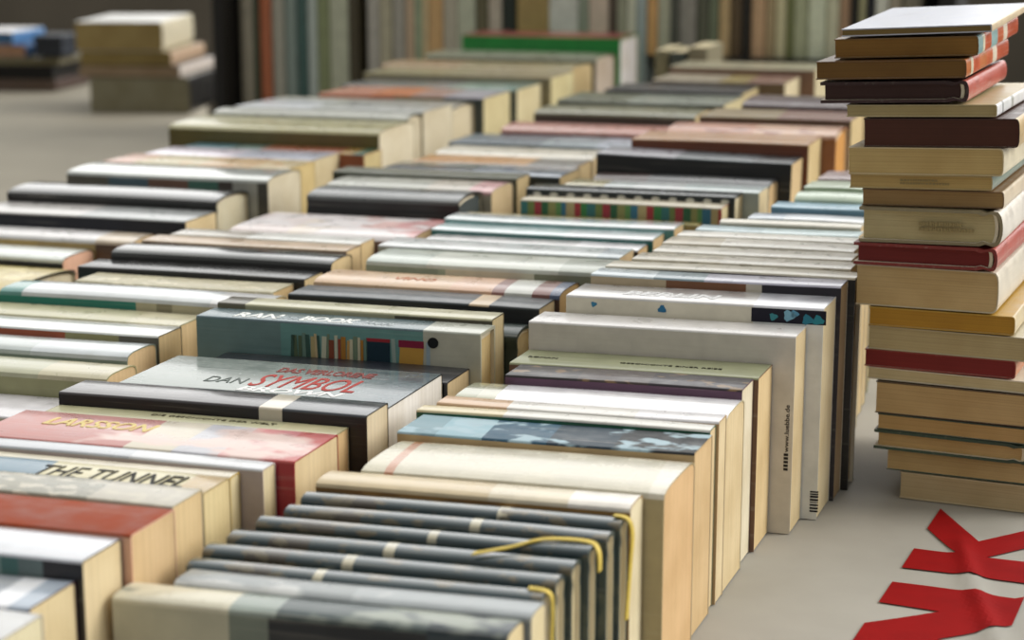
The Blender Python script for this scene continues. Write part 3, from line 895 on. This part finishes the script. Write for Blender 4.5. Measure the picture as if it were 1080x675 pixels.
#  xl, xr (None: runs out of the frame), y_top, y_bottom (at the left corner), thickness style, pages, spine, cover, tilt(deg), label
ST = [
    (949, None, 497, 525, 'soft', 'b8a684', 'cfc4ad', 'c0b090', 0, 'bottom book of the tall stack, thick paperback with greyish tan pages'),
    (935, None, 473, 497, 'soft', 'bba274', 'c9bfa0', '2c4a40', 0, 'second book up the tall stack, tan pages under a dark green cover'),
    (922, None, 451, 473, 'round', 'b89c6c', '3c5a48', '2b4438', 0, 'third book up the tall stack, tan pages between dark green boards'),
    (926, None, 434, 451, 'soft', 'b59664', 'bfae86', '30463c', 0, 'thin tan paperback, fourth up the tall stack'),
    (924, None, 400, 434, 'soft', 'bda274', 'd0c4a4', '4a3a28', 0, 'thick tan paperback below the lower red edged book'),
    (915, None, 386, 400, 'soft', 'cbbd96', 'd6cdb4', 'd8d0bc', 0, 'thin cream paperback directly below the lower red edged book'),
    (912, 1074, 367, 386, 'soft', '7a2220', 'c07a50', '8a2a26', .3, 'lower of the two red edged books, under a greyish cream one'),
    (916, 1090, 342, 367, 'soft', 'b5a67e', 'd2c8b0', 'b3a98c', .3, 'greyish cream paperback between ochre and red edged books'),
    (917, 1073, 322, 342, 'soft', 'b0842a', 'd0bf9a', 'b08a30', .5, 'ochre edged paperback in the middle of the tall stack'),
    (903, 1056, 278, 322, 'soft', 'c4aa7a', 'd8d0c0', 'c8bda2', .8, 'thickest book of the tall stack, plain tan pages, white spine'),
    (901, 1055, 254, 277, 'round', '6f1f1c', 'b05a50', '7a2420', 1.2, 'upper of the two red edged books, with rounded red spine'),
    (907, 1061, 217, 251, 'round', 'b8aa80', 'e2dcd2', '8a7f62', 1.6, 'thick cream book with faint stamp on its page edges'),
    (909, 1061, 199, 217, 'soft', '9a7c50', 'd9cab2', '7a5c38', 1.8, 'dull brown edged paperback above the stamped cream book'),
    (896, 1049, 183, 199, 'soft', 'bda268', '8a9a90', 'b59f6c', 2.0, 'thin tan paperback with blotched stamp just above the dull brown one'),
    (896, 1062, 154, 183, 'soft', 'c2a870', 'e0d6bc', 'c9b68a', 2.2, 'thick tan paperback directly below the dark brown edged book'),
    (912, 1078, 124, 153, 'soft', '4a2618', 'c9b084', '3c1e14', 2.4, 'dark brown edged book, sixth from the top of the stack'),
    (893, 1054, 110, 126, 'soft', 'a8986c', 'e6e8ea', 'b5a67c', 2.6, 'cream paperback with white striped spine below the maroon book'),
    (866, 1025, 84, 112, 'round', '3a2320', 'b5584a', '33191a', 2.8, 'maroon book with salmon red spine jutting out near stack top'),
    (862, 1023, 62, 84, 'soft', '70501f', 'c0703c', '6a4a24', 2.9, 'brown edged paperback with orange and white patterned spine'),
    (880, 1035, 39, 61, 'soft', '8a642a', '8fb0b0', '7a5a2a', 3.0, 'yellow brown edged paperback with teal patterned spine'),
    (888, 1049, 28, 38, 'soft', '7a6638', 'd8c4a4', 'b4b7c2', 3.4, 'white covered paperback lying on top of the tall stack'),
]
FLAT = Matrix(((0, 0, 1, 0), (1, 0, 0, 0), (0, 1, 0, 0), (0, 0, 0, 1)))
z_now = 0.0
rn = random.Random(21)
ac = math.radians(-6.5)
stack_zs = []
for i, (xl, xr, yt, yb, st, pg, sp_, cv, tl, lab) in enumerate(ST):
    nx = ST[i + 1] if i + 1 < len(ST) else None
    pl = on_front(xl, yt, S0)
    ytop = yt
    zt = on_front(xl, ytop, S0).z
    T = max(zt - z_now, .006)
    pb_ = on_front(xl, (yt + yb) / 2, S0)
    if xr:
        W = on_front(xr, (yt + yb) / 2, S0).x - pb_.x
    else:
        W = .119 + rn.uniform(-.002, .004)
    Ln = .178 + rn.uniform(-.004, .012) + (W - .115) * .8
    tilt = math.radians(tl)
    ps_off = rn.uniform(-.004, .004) if i else 0
    ang = ac + math.radians(rn.uniform(-.5, .5))
    # local z (fore edge -> spine) points to +x, local x to +y, local y up
    pit = math.radians(.55 * max(0, i - (len(ST) - 5)))
    Rm = Matrix.Rotation(ang, 4, 'Z') @ Matrix.Rotation(pit, 4, 'X') @ Matrix.Rotation(-tilt, 4, 'Y') @ FLAT
    # the near fore-edge bottom corner goes to (pb_.x, S0, z_now)
    Tb = T - (.0006 if i < 17 else .0022)
    corner = Vector((-Ln / 2, -Tb / 2, 0))
    off = (Rm.to_3x3() @ corner)
    loc = Vector((pb_.x, S0 + ps_off, TZ + z_now + .0002)) - off
    hard = st == 'round'
    r = empty(HC if hard else PB, loc, Rm)
    tag(r, lab, 'book', 'books piled in the tall stack')
    mott = None
    bands = sp_
    if 'patterned' in lab:
        bands = [(0, sp_), (.1, 'd9d2b8'), (.15, 'c25a34'), (.3, sp_), (.45, 'c8663c'), (.6, 'e0d4c0'), (.7, 'b5502c')]
    if 'striped' in lab:
        bands = [(0, 'e8eaec'), (.12, '9a9c9c'), (.16, 'e2e4e4'), (.34, 'a8a8a0'), (.4, 'e6e6e4')]
    sm = cover_mat('spine_print', bands, Ln, .35, None, .2, i)
    fm = cover_mat('cover_print', cv, Ln, .35, None, .08, i + 3)
    make_book(r, Ln, W, Tb, st, sm, fm, INNER, page_mat(pg), seed=i * 7 + 1, wob=.3)
    stack_zs.append((r, Ln, W, Tb, pg))
    z_now = zt

# stamps on the head edges of two stack books
for idx, x0, w, h, rows_ in ((11, .42, .040, .007, 2), (13, .36, .036, .004, 2)):
    r, Ln, W, Tb, pg = stack_zs[idx]
    rn = random.Random(idx)
    v, f = [], []
    for row in range(rows_):
        x = x0 * W
        while x < x0 * W + w * (1 if row == 0 else .8):
            cw = rn.uniform(.0008, .002)
            z0 = (-h / 2 + row * h * .62)
            ch = h * .36
            k = len(v)
            X = -Ln / 2 + .0004 - .0002
            y0, y1 = z0 - ch / 2 + h * .2, z0 + ch / 2 + h * .2
            q4 = [(X - .0003, y0, x), (X - .0003, y0, x + cw), (X - .0003, y1, x + cw), (X - .0003, y1, x)]
            v += q4 + [(X + .0006, b_, c_) for (a_, b_, c_) in q4]
            f += [tuple(k + n for n in g) for g in ((0, 1, 2, 3), (7, 6, 5, 4), (0, 4, 5, 1), (1, 5, 6, 2), (2, 6, 7, 3), (3, 7, 4, 0))]
            x += cw + rn.uniform(.0004, .001)
    link_mesh('ink_stamp', v, f, [ink('94855c')], r)

# ------------------------------------------------------------------ table, cloth and red banner lettering
wood = plain('table_wood', '6a5138', .6, 18, .25, bump=.2)
tb = empty('market_table', Vector((-.42, 1.55, 0)))
tag(tb, 'long trestle table under the white sheet carrying the book rows', 'table')
M0 = (-.42, 1.55)
TX0, TX1, TY0, TY1 = -1.25, .62, .30, 3.32
box('tabletop', TX0 - M0[0], TX1 - M0[0], TY0 - M0[1], TY1 - M0[1], TZ - .034, TZ - .004, wood, tb, .003)
for xx in (TX0 + .06, TX1 - .11):
    for yy in (TY0 + .06, TY1 - .11):
        box('leg', xx - M0[0], xx + .05 - M0[0], yy - M0[1], yy + .05 - M0[1], 0, TZ - .034, wood, tb, .004)


def cloth_h(x, y):
    """gentle folds in the sheet, only where nothing stands on it"""
    g = max(0.0, min(1.0, (x + .17) / .05)) * max(0.0, min(1.0, (1.39 - y) / .06))
    fold = .003 * math.exp(-((x - .015 * math.sin(8 * y) + .040 + .10 * (y - 1.2)) / .007) ** 2)
    slope = .007 * max(0.0, min(1.0, (x + .045 + .10 * (y - 1.2)) / .10)) ** 1.5
    wav = .0006 * math.sin(31 * x + 17 * y) + .0005 * math.sin(23 * y - 40 * x + 1)
    return g * (fold + slope + wav)


k = NT('white_sheet')
nz = k.noise(7, 4)
rp = k.ramp([(.3, '96938a'), (.7, 'a8a59d')])
k.l(nz, 'Fac', rp, 'Fac')
k.l(rp, 'Color', k.b, 'Base Color')
k.b.inputs['Roughness'].default_value = .75
n2 = k.noise(900, 2)
bp = k.n('ShaderNodeBump')
bp.inputs['Strength'].default_value = .15
bp.inputs['Distance'].default_value = .0005
k.l(n2, 'Fac', bp, 'Height')
k.l(bp, 'Normal', k.b, 'Normal')
SHEET = k.m


def grid_xs(a, b, fine_a, fine_b, coarse, fine):
    xs, x = [], a
    while x < b:
        xs.append(x)
        x += fine if fine_a <= x < fine_b else coarse
    xs.append(b)
    return xs


gx = grid_xs(TX0 - .012, TX1 + .012, -.26, .25, .06, .006)
gy = grid_xs(TY0 - .012, TY1 + .012, .95, 1.5, .06, .006)
v, f = [], []
for x in gx:
    for y in gy:
        v.append((x - M0[0], y - M0[1], TZ + cloth_h(x, y) - .0006))
ny = len(gy)
for i in range(len(gx) - 1):
    for j in range(ny - 1):
        f.append((i * ny + j, (i + 1) * ny + j, (i + 1) * ny + j + 1, i * ny + j + 1))
# hanging hem all round
per = [i * ny for i in range(len(gx))] + [(len(gx) - 1) * ny + j for j in range(1, ny)] + [i * ny + ny - 1 for i in range(len(gx) - 2, -1, -1)] + [j for j in range(ny - 2, 0, -1)]
nb = len(v)
for kk, idx in enumerate(per):
    p = v[idx]
    w = .012 * math.sin(kk * .9)
    cx_, cy_ = p[0], p[1]
    d = Vector((cx_, cy_, 0)).normalized() * (.006 + w)
    v.append((p[0] + d.x, p[1] + d.y, TZ - .30))
for kk in range(len(per)):
    a_, b_ = per[kk], per[(kk + 1) % len(per)]
    f.append((b_, a_, nb + kk, nb + (kk + 1) % len(per)))
sheet = link_mesh('tablecloth', v, f, [SHEET], None, None, [True] * len(f))
sheet.location = (M0[0], M0[1], 0)
tag(sheet, 'white banner sheet with big red letters spread under the books', 'tablecloth')
md = sheet.modifiers.new('thickness', 'SOLIDIFY')
md.thickness = .0006
md.offset = -1

# the red letters are printed on the sheet: N then K reading away from the viewer, letter tops to the left
pN = on_plane(934, 624, 0)       # top of the N's far stem
pK = on_plane(955, 588, 0)       # top of the K's stem
pE = on_plane(985, 547, 0)       # tip of the K's arm
pB = on_plane(1074, 646, 0)      # foot of the N's far stem
ex = (pE - pN)
ex.z = 0
ex.normalize()
upv = (pN - pB)
upv.z = 0
cap = upv.length
upv.normalize()
red = plain('red_print', '8e0b0c', .8, 40, .12)
red.node_tree.nodes['Principled BSDF'].inputs['Specular IOR Level'].default_value = .1
uK = (pK - pN).dot(ex)
uE = (pE - pN).dot(ex)
SW = .45 * (uE - uK)


def letter(name, polys):
    """polys: quads in letter coordinates (u along the reading direction, w up the letter), laid onto the cloth"""
    v, f = [], []
    for poly in polys:
        (a, b_, c_, d_) = [Vector(p + (0,)) for p in poly]
        N1, N2 = 22, 8
        i0 = len(v)
        for i in range(N1 + 1):
            for j in range(N2 + 1):
                s, t = i / N1, j / N2
                p = a.lerp(b_, s).lerp(d_.lerp(c_, s), t)
                wp = pN + ex * p.x + upv * (p.y - cap)
                v.append((wp.x - M0[0], wp.y - M0[1], TZ + cloth_h(wp.x, wp.y) + .0004))
        for i in range(N1):
            for j in range(N2):
                q_ = i0 + i * (N2 + 1) + j
                f.append((q_, q_ + N2 + 1, q_ + N2 + 2, q_ + 1))
    o = link_mesh(name, v, f, [red], sheet)
    return o




cw = SW / 2


def stroke(p, q_, w=SW):
    """a bar from p to q_ whose ends are cut along the reading direction"""
    return (q_[0] - w / 2, q_[1]), (p[0] - w / 2, p[1]), (p[0] + w / 2, p[1]), (q_[0] + w / 2, q_[1])


uL = (on_plane(897, 672, 0) - pN).dot(ex)
letter('letter', [stroke((0, cap), (0, 0)), stroke((uL, cap), (0, 0), SW * 1.25), stroke((uL, cap), (uL, 0))])
letter('letter', [stroke((uK, cap), (uK, 0)),
                  stroke((uE, cap), (uK + SW * .3, cap * .42), SW * 1.2),
                  stroke((uK + SW * .55, cap * .60), (uE + SW * .1, 0), SW * 1.2)])

# ------------------------------------------------------------------ bookcase behind the table with upright books
BS = 3.45
bzl = on_front(780, 61, BS).z
bx0 = on_front(247, 60, BS).x
bx1 = on_front(990, 60, BS).x
cx = (bx0 + bx1) / 2
dark = plain('dark_wood', '14110e', .6, 25, .3)
bc = empty('bookcase', Vector((cx, BS, 0)))
tag(bc, 'dark bookcase behind the table filled with upright books', 'bookcase')
D = .24
zb_ = TZ + bzl
z_left = on_front(300, 122, BS).z
box('side_panel', bx0 - .022 - cx, bx0 - cx, -.05, D, 0, zb_ + .62, dark, bc, .003)
box('side_panel', bx1 - cx, bx1 + .03 - cx, -.05, D, 0, zb_ + .62, dark, bc, .003)
box('back_panel', bx0 - cx, bx1 - cx, D - .012, D, .02, zb_ + .62, dark, bc)
xm = on_front(689, 60, BS).x
box('shelf_board', xm - cx, bx1 - cx, -.02, D - .012, zb_ - .022, zb_, dark, bc, .002)
box('shelf_board', bx0 - cx, xm - cx, -.02, D - .012, TZ + z_left - .022, TZ + z_left, dark, bc, .002)

BK = [
    (249, 264, '8a8474', 'taupe'), (264, 270, '3c4434', 'thin dark green'), (270, 283, '9a5a3c', 'rust brown'), (283, 297, '908e82', 'ash grey'),
    (297, 310, '73807a', 'sea grey'), (310, 321, '37524e', 'dark teal'), (321, 332, '9ba49e', 'pale blue grey'), (332, 345, '727a58', 'olive'),
    (345, 365, '9da08c', 'wide sage grey'), (365, 376, '3c3626', 'dark umber'),
    (385, 398, '96938a', 'stone grey'), (398, 411, '99947e', 'warm grey'), (411, 425, '8f8c82', 'dove grey'), (425, 435, 'a8937a', 'beige'), (435, 442, '84937a', 'pale green'),
    (442, 450, 'b0a07c', 'light buff'), (450, 465, 'b08f62', 'tan brown'), (465, 480, '9d9786', 'mushroom grey'), (480, 499, 'a3a692', 'wide grey green'),
    (499, 513, '57523c', 'dark khaki'), (513, 527, 'a3998a', 'pinkish grey'), (527, 543, '16201a', 'black green'), (543, 577, '8f7a4c', 'very wide mustard brown'),
    (577, 608, 'bdb7ae', 'wide silver white'), (608, 619, '7d8474', 'dull sage'), (619, 640, 'b5a494', 'rosy beige'), (640, 648, '4c4036', 'thin dark brown'),
    (648, 659, '8a8a76', 'moss grey'), (659, 669, 'bcb8a4', 'ivory'), (669, 680, '8d9896', 'steel grey'), (680, 692, 'c98f5c', 'orange tan'),
    (692, 705, '9a9a86', 'pebble grey'), (705, 713, '4a4c44', 'thin charcoal'), (713, 733, '7d7a72', 'mid grey'), (733, 746, '4c4e40', 'dark olive'),
    (746, 756, '5c6450', 'forest grey'), (756, 769, 'a08a64', 'camel'), (769, 781, '4a3c28', 'chocolate'), (781, 790, '161410', 'jet black'),
    (790, 806, 'a38768', 'peach brown'), (806, 816, '8f7f60', 'sand brown'), (816, 828, 'aaa584', 'straw'), (828, 836, '5f643e', 'thin moss green'),
    (836, 850, '8f9478', 'lichen'), (850, 870, 'b0b6a0', 'wide pale mint grey'), (870, 884, 'a8a890', 'oat'), (884, 895, '8a7058', 'cocoa'),
    (895, 904, '12120c', 'thin black'), (904, 912, '8a8868', 'drab'), (912, 921, '12141c', 'blue black'), (921, 936, 'b5b8ac', 'cool white'), (936, 950, '8a8272', 'flint'), (950, 972, '6f6a5c', 'slate brown'),
]
UPR = Matrix(((0, 1, 0, 0), (0, 0, -1, 0), (-1, 0, 0, 0), (0, 0, 0, 1)))   # local z (spine) -> -y, local x -> -z, local y (thickness) -> +x
rn = random.Random(31)
for i, (xa, xb, colr, nm) in enumerate(BK):
    z0 = z_left if xb <= 689 else bzl
    A = on_front(xa, 30, BS).x
    Bx = on_front(xb, 30, BS).x
    if xb <= 689:
        Bx = min(Bx, xm - .008)
    T = Bx - A - .0016
    h = rn.uniform(.25, .30) if xb > 689 else rn.uniform(.36, .42)
    W = rn.uniform(.15, .19)
    hard = rn.random() < .5
    r = empty(HC if hard else PB, Vector(((A + Bx) / 2, BS + .012 + W, TZ + z0 + h / 2 + .0004)), UPR)
    prev = BK[i - 1][3] if i else None
    lab = '%s spined book in the bookcase%s' % (nm, (' next to the %s one' % prev) if prev else ' against its dark end panel')
    tag(r, lab, 'book', 'upright books in the bookcase')
    dk = '2a2620' if sum(lin(colr)[:3]) > .6 else 'b9ae94'
    colr = tuple(min(.85, c_ * 1.8) for c_ in lin(colr)[:3]) + (1,)
    sm = cover_mat('spine_print', [(0, colr), (.2, colr)], h, .45, None, .1, i)
    fm = cover_mat('cover_print', [(0, colr), (.2, colr)], h, .45, None, .05, i + 1)
    make_book(r, h, W, T, 'round' if hard else 'flat', sm, fm, INNER, page_mat('cdbf9c'), seed=i + 100, wob=.3)

# a few small books seen over the far end of the rows
SM = [((690, 704, 53, 75), '8a8468', 'narrow cream book standing beside the big green one'), ((706, 722, 55, 75), '4a5450', 'small grey blue book behind the far pale paperback'), ((725, 746, 50, 72), '8a836c', 'small beige book below the bookcase')]
for i, ((xa, xb, yt, yb), colr, lab) in enumerate(SM):
    s = 2.95
    a_, b_ = on_front(xa, yb, s), on_front(xb, yb, s)
    zt = on_front(xa, yt, s).z
    T = b_.x - a_.x - .001
    r = empty(PB, Vector(((a_.x + b_.x) / 2, s + .13, TZ + zt / 2)), UPR)
    tag(r, lab, 'book', 'small books at the far table end')
    make_book(r, zt, .13, T, 'soft', cover_mat('spine_print', colr, zt, .4, None, .1, i), cover_mat('cover_print', colr, zt, .4, None, .1, i), INNER, page_mat('d2c7a6'), seed=i + 300, wob=.2)

# ------------------------------------------------------------------ side table with its own pile
grey = plain('grey_cloth', '928c7d', .85, 5, .10, bump=.1)
st_ = empty('side_table', Vector((-2.10, 2.98, 0)), Matrix.Rotation(math.radians(25.75), 4, 'Z'))
tag(st_, 'side table under a plain grey cloth behind the outermost row', 'table')
x0, x1, y0, y1 = -1.25, .555, -.62, 1.5
box('tabletop', x0, x1, y0, y1, TZ - .03, TZ - .003, wood, st_, .003)
for xx in (x0 + .05, x1 - .1):
    for yy in (y0 + .05, y1 - .1):
        box('leg', xx, xx + .05, yy, yy + .05, 0, TZ - .03, wood, st_, .004)
v, f = [], []
nx_, ny_ = 40, 44
for i in range(nx_ + 1):
    for j in range(ny_ + 1):
        v.append((x0 - .01 + (x1 - x0 + .02) * i / nx_, y0 - .01 + (y1 - y0 + .02) * j / ny_, TZ + .0006 * math.sin(i * 1.3 + j * .4)))
for i in range(nx_):
    for j in range(ny_):
        q_ = i * (ny_ + 1) + j
        f.append((q_, q_ + ny_ + 1, q_ + ny_ + 2, q_ + 1))
per = [i * (ny_ + 1) for i in range(nx_ + 1)] + [nx_ * (ny_ + 1) + j for j in range(1, ny_ + 1)] + [i * (ny_ + 1) + ny_ for i in range(nx_ - 1, -1, -1)] + [j for j in range(ny_ - 1, 0, -1)]
nb = len(v)
for kk, idx in enumerate(per):
    p = v[idx]
    d = Vector((p[0], p[1], 0)).normalized() * (.012 + .01 * math.sin(kk * 1.1))
    v.append((p[0] + d.x, p[1] + d.y, TZ - .5))
for kk in range(len(per)):
    a_, b_ = per[kk], per[(kk + 1) % len(per)]
    f.append((b_, a_, nb + kk, nb + (kk + 1) % len(per)))
gc = link_mesh('tablecloth', v, f, [grey], None, None, [True] * len(f))
gc.matrix_world = Matrix.Translation((-2.10, 2.98, 0)) @ Matrix.Rotation(math.radians(25.75), 4, 'Z')
tag(gc, 'plain grey cloth covering the side table at the back', 'tablecloth')


def pile(items, px, py, yaw, group, depth_extra=0.0):
    """books lying flat; items: (width, length, thickness, style, pages, cover, spine, dx, dyaw, label)"""
    p = on_plane(px, py, 0)
    z = .001
    for i, (W, Ln, T, stl, pg, cv, sp_, dx, dyaw, lab) in enumerate(items):
        Rm = Matrix.Rotation(math.radians(yaw + dyaw), 4, 'Z') @ FLAT
        off = Rm.to_3x3() @ Vector((-Ln / 2, -T / 2, 0))
        loc = Vector((p.x + dx, p.y, TZ + z)) - off
        r = empty(HC if stl == 'round' else PB, loc, Rm)
        tag(r, lab, 'book', group)
        make_book(r, Ln, W, T, stl, cover_mat('spine_print', sp_, Ln, .4, None, .1, i), cover_mat('cover_print', cv, Ln, .35, None, .08, i), INNER, page_mat(pg), seed=i + 500, wob=.2)
        z += T + .0008


pile([
    (.225, .30, .078, 'soft', '8f8a72', '5a5444', '0c0c0c', .0, 0, 'bottom grey edged book of the pile on the side table'),
    (.230, .30, .024, 'soft', 'a08a70', '3a3024', 'c6bcb4', -.025, -2, 'thin dark covered book second up the side table pile'),
    (.205, .30, .030, 'soft', '94804c', '7a6a40', 'b59a80', -.02, 0, 'khaki edged book third up the side table pile'),
    (.195, .31, .064, 'soft', 'a8935f', 'd8d8d4', 'cfc6ac', -.03, 2, 'thick cream edged book with white cover on the side table pile'),
], 96, 119, 12, 'books piled on the side table')
pile([
    (.29, .22, .028, 'soft', '6a5a50', '5a4a44', '4a3a34', -.16, 0, 'brown book lowest in the mixed pile by the left frame edge'),
    (.29, .22, .034, 'soft', '14120f', '0f0e0d', '0f0e0d', -.165, 0, 'black book second up the mixed pile by the left frame edge'),
    (.30, .22, .018, 'soft', '7a745a', '6f6a54', '6a6450', -.16, 1, 'olive grey book third up the mixed pile by the left frame edge'),
    (.215, .20, .030, 'soft', 'b08a70', '2f5a8a', '3a6aa0', -.16, 1, 'tan edged book with blue cover in the mixed pile'),
    (.185, .20, .030, 'soft', '3f6a98', 'dcdcde', '4a78a8', -.16, 0, 'white topped blue edged book on the mixed pile'),
], 2, 97, 8, 'books in the mixed pile on the side table')
p_n = on_plane(2, 97, 0)
r = empty('storage_box', Vector((p_n.x + .108, p_n.y + .09, TZ + .0858)), Matrix.Rotation(math.radians(8), 4, 'Z'))
tag(r, 'small dark navy box lying on the mixed pile beside the blue edged books', 'box')
navy = plain('navy_card', '1c222c', .6, 20, .2)
box('box_body', -.036, .036, -.06, .06, 0, .042, navy, r, .004)
box('lid', -.038, .038, -.062, .062, .034, .052, navy, r, .004)
p_b = on_plane(196, 88, 0)
r = empty('storage_box', Vector((p_b.x + .10, p_b.y + .22, TZ + .0012)), Matrix.Rotation(math.radians(8), 4, 'Z'))
tag(r, 'blue plastic crate standing behind the side table pile', 'box')
bl = plain('blue_plastic', '6a94c8', .4, 20, .1)
box('box_body', -.08, .08, -.08, .08, 0, .20, bl, r, .006)
box('rim', -.085, .085, -.085, .085, .185, .215, bl, r, .004)

# ------------------------------------------------------------------ ground and back wall
gm = plain('paving', '4c463c', .9, 3, .25)
gd = box('floor', -9, 7, -3, 10, -.06, 0, gm)
gd['kind'] = 'structure'
gd['label'] = 'dark paved ground under the stall'
gd['category'] = 'floor'
wm = plain('rendered_wall', '7a7264', .9, 2, .25)
wl = box('wall_back', -9, 7, 6.8, 7.0, 0, 1.6, wm)
wl['kind'] = 'structure'
wl['label'] = 'low dark rendered wall far behind the stall'
wl['category'] = 'wall'

# ------------------------------------------------------------------ daylight
w = bpy.data.worlds.new('daylight')
scene.world = w
w.use_nodes = True
t = w.node_tree
t.nodes.clear()
out = t.nodes.new('ShaderNodeOutputWorld')
bg = t.nodes.new('ShaderNodeBackground')
tc = t.nodes.new('ShaderNodeTexCoord')
dt = t.nodes.new('ShaderNodeVectorMath')
dt.operation = 'DOT_PRODUCT'
dv = Vector((.18, .92, .34)).normalized()
dt.inputs[1].default_value = dv
mr = t.nodes.new('ShaderNodeMapRange')
mr.inputs['From Min'].default_value = -1
mr.inputs['From Max'].default_value = 1
rp = t.nodes.new('ShaderNodeValToRGB')
els = rp.color_ramp.elements
els[0].position, els[0].color = 0, (.22, .216, .205, 1)
els[1].position, els[1].color = 1, (2.15, 2.15, 2.12, 1)
for p_, c_ in ((.40, (.40, .395, .38, 1)), (.6, (.64, .635, .62, 1)), (.8, (.95, .945, .92, 1)), (.94, (1.95, 1.95, 1.92, 1))):
    e = els.new(p_)
    e.color = c_
t.links.new(tc.outputs['Generated'], dt.inputs[0])
t.links.new(dt.outputs['Value'], mr.inputs['Value'])
t.links.new(mr.outputs['Result'], rp.inputs['Fac'])
t.links.new(rp.outputs['Color'], bg.inputs['Color'])
bg.inputs['Strength'].default_value = 1.0
t.links.new(bg.outputs[0], out.inputs['Surface'])

sl = bpy.data.lights.new('soft_sun', 'SUN')
sl.energy = 2.2
sl.angle = math.radians(35)
sl.color = (1, .96, .89)
so = bpy.data.objects.new('soft_sun', sl)
COL.objects.link(so)
so.rotation_euler = Vector((-.80, -.32, -.52)).to_track_quat('-Z', 'Y').to_euler()

# ------------------------------------------------------------------ camera
cd = bpy.data.cameras.new('camera')
cd.sensor_width = 36
cd.sensor_fit = 'HORIZONTAL'
cd.lens = F_PX / 1080 * 36
cd.clip_start = .02
cd.dof.use_dof = True
cd.dof.focus_distance = 1.36
cd.dof.aperture_fstop = 6.5
co = bpy.data.objects.new('camera', cd)
COL.objects.link(co)
M = Matrix((RT, UP, -FW)).transposed().to_4x4()
M.translation = (0, 0, TZ + CAM_H)
co.matrix_world = M
scene.camera = co
scene.view_settings.view_transform = 'Standard'
scene.view_settings.look = 'None'
scene.view_settings.gamma = 1
scene.view_settings.use_curve_mapping = False
scene.view_settings.exposure = 0.18
